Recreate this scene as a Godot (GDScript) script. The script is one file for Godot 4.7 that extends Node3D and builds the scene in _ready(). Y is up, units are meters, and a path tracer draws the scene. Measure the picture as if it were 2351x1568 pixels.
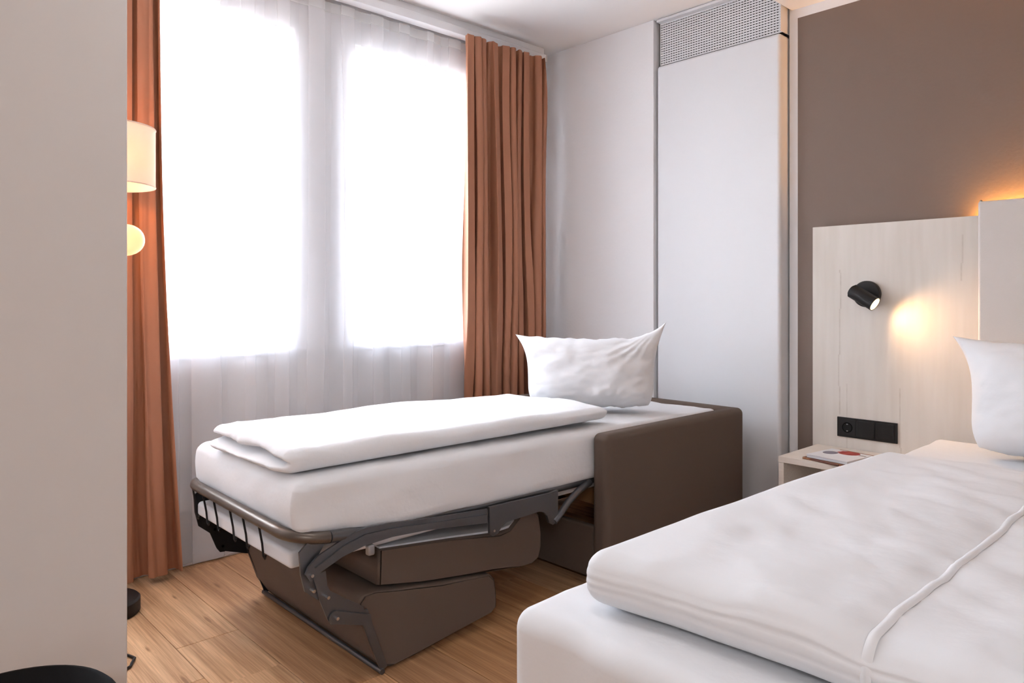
extends Node3D
# Hotel room: convertible chair bed by a curtained window, double bed with headboard. Metres; window wall at x = -3, headboard wall at z = -3.1.

class MB:
	var v := PackedVector3Array()
	var n := PackedVector3Array()
	var uv := PackedVector2Array()
	var ix := PackedInt32Array()

	func vert(p: Vector3, nn: Vector3, t: Vector2 = Vector2.ZERO) -> int:
		v.append(p); n.append(nn); uv.append(t)
		return v.size() - 1

	func quad(a: Vector3, b: Vector3, c: Vector3, d: Vector3) -> void:
		# a b c d counter-clockwise seen from outside
		var nn := (b - a).cross(d - a).normalized()
		var k := vert(a, nn, Vector2(0, 0))
		vert(b, nn, Vector2(1, 0)); vert(c, nn, Vector2(1, 1)); vert(d, nn, Vector2(0, 1))
		ix.append_array([k, k + 2, k + 1, k, k + 3, k + 2])

	func axis(h: float, r: float, s: int, m: int) -> Array:
		var out := []
		for i in s + 1:
			out.append([-(h - r), -tan((1.0 - float(i) / s) * PI / 4)])
		for i in range(1, m):
			out.append([lerpf(-(h - r), h - r, float(i) / m), 0.0])
		for i in s + 1:
			out.append([h - r, tan(float(i) / s * PI / 4)])
		return out

	# rounded box about a centre; m = extra cuts per axis
	func rbox(at: Vector3, size: Vector3, r: float = 0.003, s: int = 1, m: Vector3i = Vector3i(1, 1, 1)) -> MB:
		var h := size / 2
		r = minf(r, minf(h.x, minf(h.y, h.z)) * 0.98)
		var ax := [axis(h.x, r, s, m.x), axis(h.y, r, s, m.y), axis(h.z, r, s, m.z)]
		for a in 3:
			var b := (a + 1) % 3
			var c := (a + 2) % 3
			for sg in [-1.0, 1.0]:
				var first := v.size()
				var nb: int = ax[b].size()
				var nc: int = ax[c].size()
				for i in nb:
					for j in nc:
						var inner := Vector3.ZERO
						var d := Vector3.ZERO
						inner[a] = sg * (h[a] - r); d[a] = sg
						inner[b] = ax[b][i][0]; d[b] = ax[b][i][1]
						inner[c] = ax[c][j][0]; d[c] = ax[c][j][1]
						d = d.normalized()
						var p := inner + d * r
						var t := Vector2(p.x / size.x + 0.5, p.z / size.z + 0.5)
						if a == 0: t = Vector2(p.z / size.z + 0.5, p.y / size.y + 0.5)
						elif a == 2: t = Vector2(p.x / size.x + 0.5, p.y / size.y + 0.5)
						vert(at + p, d, t)
				for i in nb - 1:
					for j in nc - 1:
						var k := first + i * nc + j
						if sg > 0: ix.append_array([k, k + 1, k + nc + 1, k, k + nc + 1, k + nc])
						else: ix.append_array([k, k + nc + 1, k + 1, k, k + nc, k + nc + 1])
		return self

	# moves every vertex by f(p) -> p, then smooths the normals
	func deform(f: Callable) -> MB:
		var keys := PackedInt32Array()
		var seen := {}
		for p in v:
			var q := Vector3i((p * 20000.0).round())
			if not seen.has(q): seen[q] = seen.size()
			keys.append(seen[q])
		for i in v.size():
			v[i] = f.call(v[i])
		smooth(keys, seen.size())
		return self

	func smooth(keys: PackedInt32Array, count: int) -> void:
		var acc := PackedVector3Array()
		acc.resize(count)
		for t in range(0, ix.size(), 3):
			var a := ix[t]
			var b := ix[t + 2]
			var c := ix[t + 1]
			var nn := (v[b] - v[a]).cross(v[c] - v[a])
			acc[keys[a]] += nn; acc[keys[b]] += nn; acc[keys[c]] += nn
		for i in v.size():
			n[i] = acc[keys[i]].normalized()

	# grid of points f(s, t) with s, t in 0..1
	func sheet(nu: int, nv: int, f: Callable) -> MB:
		var first := v.size()
		for i in nu + 1:
			for j in nv + 1:
				var s := float(i) / nu
				var t := float(j) / nv
				vert(f.call(s, t), Vector3.UP, Vector2(s, t))
		for i in nu:
			for j in nv:
				var k := first + i * (nv + 1) + j
				ix.append_array([k, k + 1, k + nv + 2, k, k + nv + 2, k + nv + 1])
		var keys := PackedInt32Array()
		for i in v.size(): keys.append(i)
		smooth(keys, v.size())
		return self

	func tube(pts: Array, r: float, segs: int = 12, caps: bool = true) -> MB:
		var side := Vector3.ZERO
		var first := v.size()
		var cnt := pts.size()
		for k in cnt:
			var dir: Vector3 = (pts[mini(k + 1, cnt - 1)] - pts[maxi(k - 1, 0)]).normalized()
			if k == 0:
				side = dir.cross(Vector3.UP if absf(dir.y) < 0.9 else Vector3.RIGHT).normalized()
			else:
				side = (side - dir * side.dot(dir)).normalized()
			var up := dir.cross(side)
			for j in segs + 1:
				var a := TAU * j / segs
				var d := side * cos(a) + up * sin(a)
				vert(pts[k] + d * r, d, Vector2(float(j) / segs, float(k)))
		for k in cnt - 1:
			for j in segs:
				var q := first + k * (segs + 1) + j
				ix.append_array([q, q + segs + 1, q + 1, q + 1, q + segs + 1, q + segs + 2])
		if caps:
			for e in [0, cnt - 1]:
				var o: int = first + e * (segs + 1)
				var nn: Vector3 = (pts[1] - pts[0]).normalized() * -1 if e == 0 else (pts[cnt - 1] - pts[cnt - 2]).normalized()
				var mid := vert(pts[e], nn)
				for j in segs:
					var a2 := vert(v[o + j], nn)
					var b2 := vert(v[o + j + 1], nn)
					if e == 0: ix.append_array([mid, a2, b2])
					else: ix.append_array([mid, b2, a2])
		return self

	# profile of (radius, height) turned about y; smooth_profile rounds the shading along it
	func lathe(at: Vector3, prof: Array, segs: int = 40, smooth_profile: bool = false) -> MB:
		var first := v.size()
		if smooth_profile:
			for k in prof.size():
				var a: Vector2 = prof[maxi(k - 1, 0)]
				var b: Vector2 = prof[mini(k + 1, prof.size() - 1)]
				var tn := (b - a).normalized()
				for j in segs + 1:
					var g := TAU * j / segs
					vert(at + Vector3(cos(g) * prof[k].x, prof[k].y, sin(g) * prof[k].x), Vector3(cos(g) * tn.y, -tn.x, sin(g) * tn.y).normalized(), Vector2(float(j) / segs, float(k) / prof.size()))
			for k in prof.size() - 1:
				for j in segs:
					var q := first + k * (segs + 1) + j
					ix.append_array([q, q + 1, q + segs + 1, q + 1, q + segs + 2, q + segs + 1])
		else:
			for k in prof.size() - 1:
				lathe(at, [prof[k], prof[k + 1]], segs, true)
		return self

	# polygon of (z, y) points given any way round, between two x
	func plate(poly: Array, x0: float, x1: float) -> MB:
		var pl := PackedVector2Array(poly)
		if Geometry2D.is_polygon_clockwise(pl): pl.reverse()
		var tri := Geometry2D.triangulate_polygon(pl)
		for e in [[x0, -1.0], [x1, 1.0]]:
			var k := v.size()
			for p in pl: vert(Vector3(e[0], p.y, p.x), Vector3(e[1], 0, 0), p)
			for t in range(0, tri.size(), 3):
				ix.append_array([k + tri[t], k + tri[t + 1], k + tri[t + 2]] if e[1] > 0 else [k + tri[t], k + tri[t + 2], k + tri[t + 1]])
		for i in pl.size():
			var a := pl[i]
			var b := pl[(i + 1) % pl.size()]
			quad(Vector3(x0, a.y, a.x), Vector3(x0, b.y, b.x), Vector3(x1, b.y, b.x), Vector3(x1, a.y, a.x))
		return self

	func mesh() -> ArrayMesh:
		var arr := []
		arr.resize(Mesh.ARRAY_MAX)
		arr[Mesh.ARRAY_VERTEX] = v
		arr[Mesh.ARRAY_NORMAL] = n
		arr[Mesh.ARRAY_TEX_UV] = uv
		arr[Mesh.ARRAY_INDEX] = ix
		var m := ArrayMesh.new()
		m.add_surface_from_arrays(Mesh.PRIMITIVE_TRIANGLES, arr)
		return m

var M := {}
var rng := RandomNumberGenerator.new()

# ---------------------------------------------------------------- helpers
func obj(called: String, b: MB, m: Material, parent: Node = self) -> MeshInstance3D:
	var o := MeshInstance3D.new()
	o.name = called
	o.mesh = b.mesh()
	o.material_override = m
	parent.add_child(o, true)
	return o

func thing(called: String, label: String, category: String, at: Vector3 = Vector3.ZERO, group: String = "") -> Node3D:
	var o := Node3D.new()
	o.name = called
	add_child(o, true)
	o.position = at
	tag(o, label, category, group)
	return o

func tag(o: Node, label: String, category: String, group: String = "") -> void:
	o.set_meta("label", label)
	o.set_meta("category", category)
	if group: o.set_meta("group", group)

func structure(called: String, label: String, category: String) -> Node3D:
	var o := thing(called, label, category)
	o.set_meta("kind", "structure")
	return o

func span(a: Vector3, b: Vector3, r: float = 0.002, s: int = 1) -> MB:
	return MB.new().rbox((a + b) / 2, (b - a).abs(), r, s)

func noise(sd: int, freq: float, oct: int = 3) -> FastNoiseLite:
	var f := FastNoiseLite.new()
	f.seed = sd
	f.frequency = freq
	f.noise_type = FastNoiseLite.TYPE_SIMPLEX_SMOOTH
	f.fractal_octaves = oct
	return f

func noise_tex(sd: int, freq: float, lo: Color, hi: Color, size: int = 512) -> NoiseTexture2D:
	var t := NoiseTexture2D.new()
	t.width = size; t.height = size; t.seamless = true
	t.noise = noise(sd, freq, 4)
	var g := Gradient.new()
	g.set_color(0, lo); g.set_color(1, hi)
	t.color_ramp = g
	return t

func mat(key: String, c: Color, rough: float, metal: float = 0.0) -> StandardMaterial3D:
	var m := StandardMaterial3D.new()
	m.resource_name = key
	m.albedo_color = c
	m.roughness = rough
	m.metallic = metal
	M[key] = m
	return m

func bump(m: StandardMaterial3D, t: Texture2D, scale: Vector3, depth: float) -> void:
	m.uv1_triplanar = true
	m.uv1_world_triplanar = true
	m.uv1_scale = scale
	m.heightmap_enabled = true
	m.heightmap_texture = t
	m.heightmap_scale = depth

func wood_image(sd: int, w: int, h: int, base: Color, dark: Color, knots: int) -> ImageTexture:
	# grain runs along the picture's width
	var im := Image.create(w, h, false, Image.FORMAT_RGB8)
	var n1 := noise(sd, 1.0, 3)
	var n2 := noise(sd + 7, 1.0, 2)
	var r := RandomNumberGenerator.new()
	r.seed = sd
	var ks := []
	for k in knots: ks.append([r.randf_range(0.05, 0.95), r.randf_range(0.15, 0.85), r.randf_range(0.010, 0.022)])
	for y in h:
		for x in w:
			var u := float(x) / w
			var t := float(y) / h
			var pull := 0.0
			var spot := 0.0
			for k in ks:
				var dx: float = (u - k[0]) * 6.0
				var dy: float = t - k[1]
				var q: float = (dx * dx * 0.25 + dy * dy) / (k[2] * k[2] * 30.0)
				pull += dy * exp(-q) * 0.5
				spot += exp(-(dx * dx * 0.10 + dy * dy) / (k[2] * k[2] * 3.0))
			var tt := t - pull
			var g := n1.get_noise_2d(u * 5.0, tt * 26.0) * 0.55 + n2.get_noise_2d(u * 14.0, tt * 120.0) * 0.35
			var broad := n2.get_noise_2d(u * 2.0 + 40.0, tt * 4.0)
			var f := clampf(0.42 + g * 0.55 + broad * 0.35 + spot * 0.85, 0.0, 1.0)
			im.set_pixel(x, y, base.lerp(dark, f))
	return ImageTexture.create_from_image(im)

func crack_wood(sd: int, w: int, h: int, base: Color, dark: Color) -> ImageTexture:
	# pale vertical grain with a few hairline cracks
	var im := Image.create(w, h, false, Image.FORMAT_RGB8)
	var n1 := noise(sd, 1.0, 3)
	var n2 := noise(sd + 3, 1.0, 2)
	for y in h:
		for x in w:
			var u := float(x) / w
			var t := float(y) / h
			var g := n1.get_noise_2d(u * 60.0, t * 2.5) * 0.5 + n2.get_noise_2d(u * 9.0, t * 1.3) * 0.6
			im.set_pixel(x, y, base.lerp(dark, clampf(0.32 + 0.5 * g, 0.0, 1.0)))
	for c in [[0.043, 0.40, 0.86, 0.4], [0.052, 0.28, 0.5, 0.25], [0.133, 0.30, 0.50, 0.35], [0.17, 0.1, 0.32, 0.3], [0.212, 0.82, 0.95, 0.35], [0.30, 0.6, 0.92, 0.45], [0.6, 0.1, 0.7, 0.4], [0.8, 0.4, 0.9, 0.4]]:
		for y in range(int(c[1] * h), int(c[2] * h)):
			var x := int((c[0] + 0.0045 * n2.get_noise_2d(c[0] * 90.0, float(y) / h * 3.0)) * w)
			var was := im.get_pixel(x, y)
			im.set_pixel(x, y, was.lerp(Color(0.55, 0.48, 0.42), c[3] * (0.4 + 0.6 * absf(n1.get_noise_2d(3.0, float(y) / h * 20.0)))))
	return ImageTexture.create_from_image(im)

# ---------------------------------------------------------------- scene
func _ready() -> void:
	rng.seed = 11
	camera_and_light()
	materials()
	shell()
	windows()
	curtains()
	chair_bed()
	bed()
	head_end()
	left_corner()
	fill_lamps()

func camera_and_light() -> void:
	var cam := Camera3D.new()
	cam.name = "camera"
	cam.projection = Camera3D.PROJECTION_FRUSTUM
	cam.near = 0.05
	cam.far = 100.0
	cam.size = 0.05 * 1568.0 / 1671.0
	cam.frustum_offset = Vector2(0, -0.05 * 100.0 / 1671.0)
	cam.position = Vector3(0, 1.061, 0)
	cam.rotation_degrees = Vector3(0, 46.88, 0)
	add_child(cam)
	cam.current = true
	var we := WorldEnvironment.new()
	we.name = "surroundings"
	var e := Environment.new()
	e.background_mode = Environment.BG_SKY
	var sm := ProceduralSkyMaterial.new()
	sm.sky_top_color = Color(0.90, 0.945, 1.0)
	sm.sky_horizon_color = Color(0.95, 0.975, 1.0)
	sm.sky_curve = 0.15
	sm.sky_energy_multiplier = 1.0
	sm.ground_horizon_color = Color(0.88, 0.89, 0.90)
	sm.ground_bottom_color = Color(0.74, 0.74, 0.74)
	sm.ground_curve = 0.10
	sm.ground_energy_multiplier = 1.0
	var sky := Sky.new()
	sky.sky_material = sm
	e.sky = sky
	e.background_energy_multiplier = 22.5
	e.tonemap_mode = Environment.TONE_MAPPER_LINEAR
	e.tonemap_exposure = 1.05
	e.sdfgi_enabled = true
	e.ssao_enabled = true
	e.ssil_enabled = true
	we.environment = e
	add_child(we)

func materials() -> void:
	var fine := noise_tex(3, 0.05, Color.BLACK, Color.WHITE)
	var weave := noise_tex(5, 0.25, Color.BLACK, Color.WHITE)
	bump(mat("plaster", Color(0.945, 0.94, 0.945), 0.9), fine, Vector3(2, 2, 2), 0.03)
	mat("ceiling_paint", Color(0.955, 0.95, 0.95), 0.95)
	bump(mat("brown_paint", Color(0.50, 0.435, 0.395), 0.85), fine, Vector3(2, 2, 2), 0.03)
	mat("partition_paint", Color(0.86, 0.84, 0.825), 0.8)
	mat("white_lacquer", Color(0.89, 0.89, 0.90), 0.5)
	mat("white_frame", Color(0.92, 0.92, 0.93), 0.4)
	mat("dark_recess", Color(0.06, 0.06, 0.06), 0.95)
	mat("aluminium", Color(0.62, 0.63, 0.65), 0.4, 0.7)
	mat("skirting", Color(0.86, 0.84, 0.83), 0.6)
	var gl := mat("pane_glass", Color(0.95, 0.98, 1.0, 0.05), 0.02)
	gl.transparency = BaseMaterial3D.TRANSPARENCY_ALPHA
	var sh := mat("sheer", Color(0.96, 0.96, 0.97, 0.33), 0.95)
	sh.transparency = BaseMaterial3D.TRANSPARENCY_ALPHA
	sh.backlight_enabled = true
	sh.backlight = Color(0.62, 0.62, 0.635)
	var tp := mat("sheer_tape", Color(0.93, 0.93, 0.93, 0.6), 0.95)
	tp.transparency = BaseMaterial3D.TRANSPARENCY_ALPHA
	tp.backlight_enabled = true
	tp.backlight = Color(0.9, 0.9, 0.9)
	var cu := mat("brown_curtain", Color(0.66, 0.44, 0.325), 0.6)
	bump(cu, weave, Vector3(9, 9, 9), 0.02)
	cu.rim_enabled = true
	cu.rim = 0.25
	cu.rim_tint = 0.6
	var li := mat("linen", Color(0.92, 0.922, 0.932), 0.85)
	bump(li, noise_tex(9, 0.02, Color.BLACK, Color.WHITE), Vector3(3, 3, 3), 0.05)
	li.rim_enabled = true
	li.rim = 0.15
	var so := mat("sofa_fabric", Color.WHITE, 0.92)
	so.albedo_texture = noise_tex(21, 0.3, Color(0.36, 0.305, 0.265), Color(0.41, 0.35, 0.31))
	bump(so, weave, Vector3(9, 9, 9), 0.05)
	mat("frame_steel", Color(0.40, 0.405, 0.42), 0.38, 0.75)
	mat("bronze_steel", Color(0.40, 0.365, 0.335), 0.35, 0.7)
	mat("rivet_steel", Color(0.80, 0.80, 0.80), 0.25, 0.9)
	mat("dark_steel", Color(0.10, 0.10, 0.105), 0.5, 0.5)
	mat("felt", Color(0.86, 0.86, 0.87), 0.95)
	mat("slat_wood", Color(0.72, 0.55, 0.36), 0.6)
	mat("matt_black", Color(0.045, 0.045, 0.05), 0.55)
	mat("gloss_black", Color(0.022, 0.022, 0.026), 0.6).metallic_specular = 0.15
	mat("switch_black", Color(0.04, 0.045, 0.048), 0.4)
	bump(mat("leatherette", Color(0.84, 0.81, 0.79), 0.5), fine, Vector3(5, 5, 5), 0.04)
	var hb := mat("pale_wood", Color.WHITE, 0.55)
	hb.albedo_texture = crack_wood(31, 640, 420, Color(0.885, 0.855, 0.825), Color(0.80, 0.76, 0.715))
	var nw := mat("pale_board", Color.WHITE, 0.55)
	nw.albedo_texture = noise_tex(41, 0.02, Color(0.93, 0.89, 0.845), Color(0.885, 0.84, 0.79))
	nw.uv1_triplanar = true
	nw.uv1_scale = Vector3(1.0, 8.0, 6.0)
	var tints := [Color(1, 1, 1), Color(0.93, 0.90, 0.88), Color(1.0, 0.965, 0.93), Color(0.96, 0.92, 0.87)]
	var imgs := [wood_image(51, 768, 160, Color(0.93, 0.765, 0.595), Color(0.61, 0.45, 0.31), 4), wood_image(77, 768, 160, Color(0.90, 0.73, 0.56), Color(0.60, 0.44, 0.305), 5)]
	for k in 4:
		var p := mat("oak_%d" % k, tints[k], 0.42)
		p.albedo_texture = imgs[k % 2]
	mat("joint_dark", Color(0.22, 0.15, 0.10), 0.9)
	var shd := mat("lamp_linen", Color(0.93, 0.86, 0.79), 0.9)
	bump(shd, weave, Vector3(6, 20, 6), 0.03)
	shd.backlight_enabled = true
	shd.backlight = Color(0.50, 0.43, 0.36)

# ---------------------------------------------------------------- the room itself
func shell() -> void:
	# floor of oak planks along x, rows 0.191 wide; a joint row runs at z = -0.763
	var fl := structure("floor", "oiled oak plank floor of the hotel room", "floor")
	obj("subfloor", span(Vector3(-3.0, -0.12, -3.3), Vector3(2.4, -0.012, 2.4)), M.joint_dark, fl)
	var w := 0.191
	var kinds := {}
	var row := 0
	for i in range(-14, 17):
		var z0 := -0.763 + i * w
		var z1 := minf(z0 + w, 2.4)
		z0 = maxf(z0, -3.3)
		if z1 - z0 < 0.05: continue
		var x := -3.0
		var cut: float = -3.0 + [0.93, 1.55, 0.42, 1.25, 0.7][posmod(i, 5)]
		while x < 2.39:
			var x1 := minf(cut, 2.4)
			var ln := x1 - x
			var o := MeshInstance3D.new()
			o.name = "plank"
			var b := MB.new().rbox(Vector3.ZERO, Vector3(ln - 0.0018, 0.012, z1 - z0 - 0.0018), 0.0012, 1)
			var u0 := rng.randf()
			var v0 := 0.0
			for q in b.uv.size():
				b.uv[q] = Vector2(u0 + b.v[q].x / 1.9, v0 + (b.v[q].z / w + 0.5) * 0.98 + 0.01)
			o.mesh = b.mesh()
			o.material_override = M["oak_%d" % rng.randi_range(0, 3)]
			o.position = Vector3((x + x1) / 2, -0.006, (z0 + z1) / 2)
			fl.add_child(o, true)
			x = x1
			cut = x + 1.85
		row += 1

	# window wall: inner face x = -3.0, outer -3.28; two openings
	var ww := structure("wall_window", "white window wall with two wide openings", "wall")
	var b := MB.new()
	for s in [[Vector3(-3.28, 0, -3.5), Vector3(-3.0, 0.825, 0.3)], [Vector3(-3.28, 2.25, -3.5), Vector3(-3.0, 2.6, 0.3)], [Vector3(-3.28, 0.825, -0.30), Vector3(-3.0, 2.25, 0.3)],
			[Vector3(-3.28, 0.825, -1.760), Vector3(-3.0, 2.25, -1.495)], [Vector3(-3.28, 0.825, -3.5), Vector3(-3.0, 2.25, -2.57)]]:
		b.rbox((s[0] + s[1]) / 2, s[1] - s[0], 0.001)
	obj("masonry", b, M.plaster, ww)
	obj("apron_panel", span(Vector3(-3.0, 0.212, -3.08), Vector3(-2.992, 0.79, 0.2), 0.002), M.plaster, ww)
	obj("convector_cover", span(Vector3(-3.0, 0.098, -3.08), Vector3(-2.992, 0.206, 0.2), 0.002), M.skirting, ww)
	obj("sill_board", span(Vector3(-3.012, 0.815, -3.08), Vector3(-2.99, 0.838, 0.2), 0.004), M.white_frame, ww)
	var bb := structure("baseboard_window", "white stepped skirting under the window", "skirting")
	obj("upper_step", span(Vector3(-3.0, 0.052, -3.08), Vector3(-2.988, 0.096, 0.2), 0.003), M.skirting, bb)
	obj("lower_step", span(Vector3(-3.0, 0.0, -3.08), Vector3(-2.980, 0.052, 0.2), 0.003), M.skirting, bb)

	# headboard wall
	var wr := structure("wall_right", "white and brown painted wall behind the beds", "wall")
	b = MB.new()
	for s in [[Vector3(-3.0, 0, -3.5), Vector3(-2.235, 2.6, -3.09)], [Vector3(-2.235, 0, -3.5), Vector3(-1.548, 2.6, -3.30)], [Vector3(-1.548, 0, -3.5), Vector3(2.4, 2.6, -3.17)]]:
		b.rbox((s[0] + s[1]) / 2, s[1] - s[0], 0.002)
	obj("plaster", b, M.plaster, wr)
	obj("brown_painted_field", span(Vector3(-1.507, 0.0, -3.17), Vector3(2.4, 2.316, -3.167), 0.0005), M.brown_paint, wr)

	# remaining walls behind the camera close the room
	var wn := structure("wall_near", "white wall behind the viewer", "wall")
	obj("plaster", span(Vector3(-3.28, 0, 2.4), Vector3(2.6, 2.6, 2.6)), M.plaster, wn)
	var we := structure("wall_far_side", "white wall on the far side of the double bed", "wall")
	obj("plaster", span(Vector3(2.4, 0, -3.5), Vector3(2.6, 2.6, 2.4)), M.plaster, we)
	var wl := structure("wall_left", "plain greige partition edge at the left of the picture", "wall")
	obj("plaster", span(Vector3(-1.88, 0, -0.478), Vector3(-1.75, 2.5, 2.4), 0.004, 2), M.partition_paint, wl)
	var wk := structure("wall_nook", "white wall closing the lamp corner", "wall")
	obj("plaster", span(Vector3(-3.28, 0, 0.3), Vector3(-1.88, 2.6, 0.45)), M.plaster, wk)

	var ce := structure("ceiling", "smooth white ceiling with a lower soffit over the bed", "ceiling")
	obj("slab", span(Vector3(-3.28, 2.49, -3.5), Vector3(2.6, 2.62, 2.6)), M.ceiling_paint, ce)
	obj("soffit", span(Vector3(-1.536, 2.358, -3.17), Vector3(2.4, 2.489, 2.4), 0.002), M.ceiling_paint, ce)

	# tall white service panel with a perforated grille above it
	var pn := thing("service_panel", "tall white wall panel with perforated air grille on top", "panel", Vector3(-1.889, 0, -3.19))
	obj("door_leaf", MB.new().rbox(Vector3(0, 1.125, 0), Vector3(0.666, 2.25, 0.18), 0.016, 4), M.white_lacquer, pn)
	obj("grille_cheek", MB.new().rbox(Vector3(0.331, 2.366, 0.02), Vector3(0.004, 0.216, 0.13), 0.001), M.white_lacquer, pn)
	obj("top_profile", MB.new().rbox(Vector3(0, 2.481, 0.07), Vector3(0.664, 0.014, 0.05), 0.003), M.white_lacquer, pn)
	obj("grille_backing", MB.new().rbox(Vector3(0, 2.365, 0.035), Vector3(0.66, 0.215, 0.006), 0.001), M.dark_recess, pn)  # dark sheet stands in for the shade inside the shaft
	var g := MB.new()
	for i in 46:
		g.rbox(Vector3(-0.328 + i * 0.0146, 2.366, 0.062), Vector3(0.0042, 0.216, 0.002), 0.0003)
	for j in 18:
		g.rbox(Vector3(0, 2.2625 + j * 0.0122, 0.0615), Vector3(0.660, 0.0080, 0.0016), 0.0003)
	var gr := obj("perforated_sheet", g, M.white_lacquer, pn)
	gr.set_meta("kind", "stuff")

func windows() -> void:
	for k in 2:
		var z0 := [-1.493, -2.568][k] as float
		var z1 := [-0.302, -1.762][k] as float
		var wd := structure("window_%d" % (k + 1), ["white framed window beside the left curtain", "white framed window beside the right curtain"][k], "window")
		var x0 := -3.075
		var x1 := -3.015
		var zm := z0 + 0.62 if k == 0 else z0 + 0.0
		obj("frame_bar", span(Vector3(x0, 0.827, z0), Vector3(x1, 0.872, z1), 0.004), M.white_frame, wd)
		obj("frame_bar", span(Vector3(x0, 2.215, z0), Vector3(x1, 2.248, z1), 0.004), M.white_frame, wd)
		obj("frame_bar", span(Vector3(x0, 0.872, z0), Vector3(x1, 2.215, z0 + 0.03), 0.004), M.white_frame, wd)
		obj("frame_bar", span(Vector3(x0, 0.872, z1 - 0.03), Vector3(x1, 2.215, z1), 0.004), M.white_frame, wd)
		obj("pane", span(Vector3(-3.050, 0.872, z0 + 0.03), Vector3(-3.044, 2.215, z1 - 0.03), 0.0005), M.pane_glass, wd)

func curtains() -> void:
	var rail := thing("curtain_rail", "white ceiling curtain rail running above the window", "curtain rail", Vector3(-2.94, 2.49, -1.6))
	obj("upper_profile", MB.new().rbox(Vector3(-0.005, -0.018, 0.0), Vector3(0.055, 0.036, 2.77), 0.002), M.white_frame, rail)
	obj("front_profile", MB.new().rbox(Vector3(0.01, -0.060, 0.0), Vector3(0.06, 0.040, 2.77), 0.003, 2), M.white_frame, rail)
	obj("end_cap", MB.new().rbox(Vector3(0.01, -0.060, -1.388), Vector3(0.062, 0.042, 0.006), 0.002), M.skirting, rail)
	for z in [-1.345, -1.28, -1.21, -1.02, -0.86]:
		obj("glider", MB.new().rbox(Vector3(0.02, -0.084, z), Vector3(0.018, 0.010, 0.02), 0.003, 2), M.white_frame, rail)

	# sheer: ribbon folds that overlap, so one and three layers alternate
	var sheer := thing("sheer_curtain", "translucent white sheer curtain across the whole window", "curtain", Vector3(-2.968, 0, 0))
	var nz := noise(61, 1.0, 2)
	var n_f := 15.0
	var path := func(s: float, t: float, y0: float, y1: float) -> Vector3:
		var y := lerpf(y0, y1, t)
		var top := clampf((y - 1.2) / 1.1, 0.0, 1.0)
		var ph := s * n_f
		var p := 2.35 / n_f
		var gate := nz.get_noise_2d(floorf(ph) * 3.7, 0.5)
		var loose := (1.0 - top) * nz.get_noise_2d(ph * 0.7, 11.0 + y * 0.15)
		var amp := p * (0.34 + 0.18 * gate * (1.3 - top * 0.6))
		var z := -0.60 - ph * p - amp * sin(ph * 2.0 * TAU) + loose * 0.05
		var x := 0.014 * sin(ph * TAU) + 0.008 * loose
		return Vector3(x, y, z)
	obj("cloth", MB.new().sheet(560, 14, func(s, t): return path.call(s, t, 2.355, 0.012)), M.sheer, sheer)
	obj("heading_tape", MB.new().sheet(560, 1, func(s, t): return path.call(s, t, 2.400, 2.355)), M.sheer_tape, sheer)
	obj("hem", MB.new().sheet(560, 1, func(s, t): return path.call(s, t, 0.05, 0.012) + Vector3(0.0015, 0, 0)), M.sheer, sheer)

	brown_curtain("brown curtain hanging beside the floor lamp", -2.890, -0.76, -0.905, -0.74, -0.985, 2.1, 0.036, 5, 71)
	brown_curtain("brown curtain hanging in the corner behind the chair bed", -2.866, -2.362, -2.925, -2.325, -2.945, 9.5, 0.055, 7, 83)

func brown_curtain(label: String, x: float, za: float, zb: float, zc: float, zd: float, folds: float, amp: float, loosen: int, sd: int) -> void:
	var c := thing("drape", label, "curtain", Vector3(x, 0, (za + zb) / 2), "brown drapes at the window")
	var nz := noise(sd, 1.0, 2)
	var zmid := (za + zb) / 2
	var f := func(s: float, t: float, y0: float, y1: float) -> Vector3:
		var y := lerpf(y0, y1, t)
		var dn := clampf((2.4 - y) / 2.4, 0.0, 1.0)
		var warp := s + 0.075 * nz.get_noise_2d(s * 3.0, 1.5 + dn * 0.8) + 0.02 * dn * nz.get_noise_2d(s * 5.0, 8.0 + dn)
		var ph := warp * folds * TAU
		var a := amp * (0.75 + 0.35 * nz.get_noise_2d(s * 6.0, 3.0 + dn * 0.6)) * (0.62 + 0.38 * dn)
		var xx := a * (signf(sin(ph)) * pow(absf(sin(ph)), 0.7) + 0.28 * sin(2.3 * ph + 1.0) * (1.0 - 0.6 * dn))
		var z := lerpf(lerpf(za, zb, s), lerpf(zc, zd, s), dn * dn) + 0.012 * sin(2.0 * ph)
		return Vector3(xx + 0.006 * dn * nz.get_noise_2d(s * 9.0, dn * 4.0), y, z - zmid)
	obj("cloth", MB.new().sheet(300, 26, func(s, t): return f.call(s, t, 2.40, 0.03)), M.brown_curtain, c)
	obj("heading", MB.new().sheet(300, 1, func(s, t): return f.call(s, t, 2.403, 2.34) + Vector3(-0.002, 0, 0)), M.brown_curtain, c)
	obj("hem", MB.new().sheet(300, 2, func(s, t): return f.call(s, t, 0.10, 0.028) + Vector3(-0.002, 0, 0)), M.brown_curtain, c)

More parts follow.
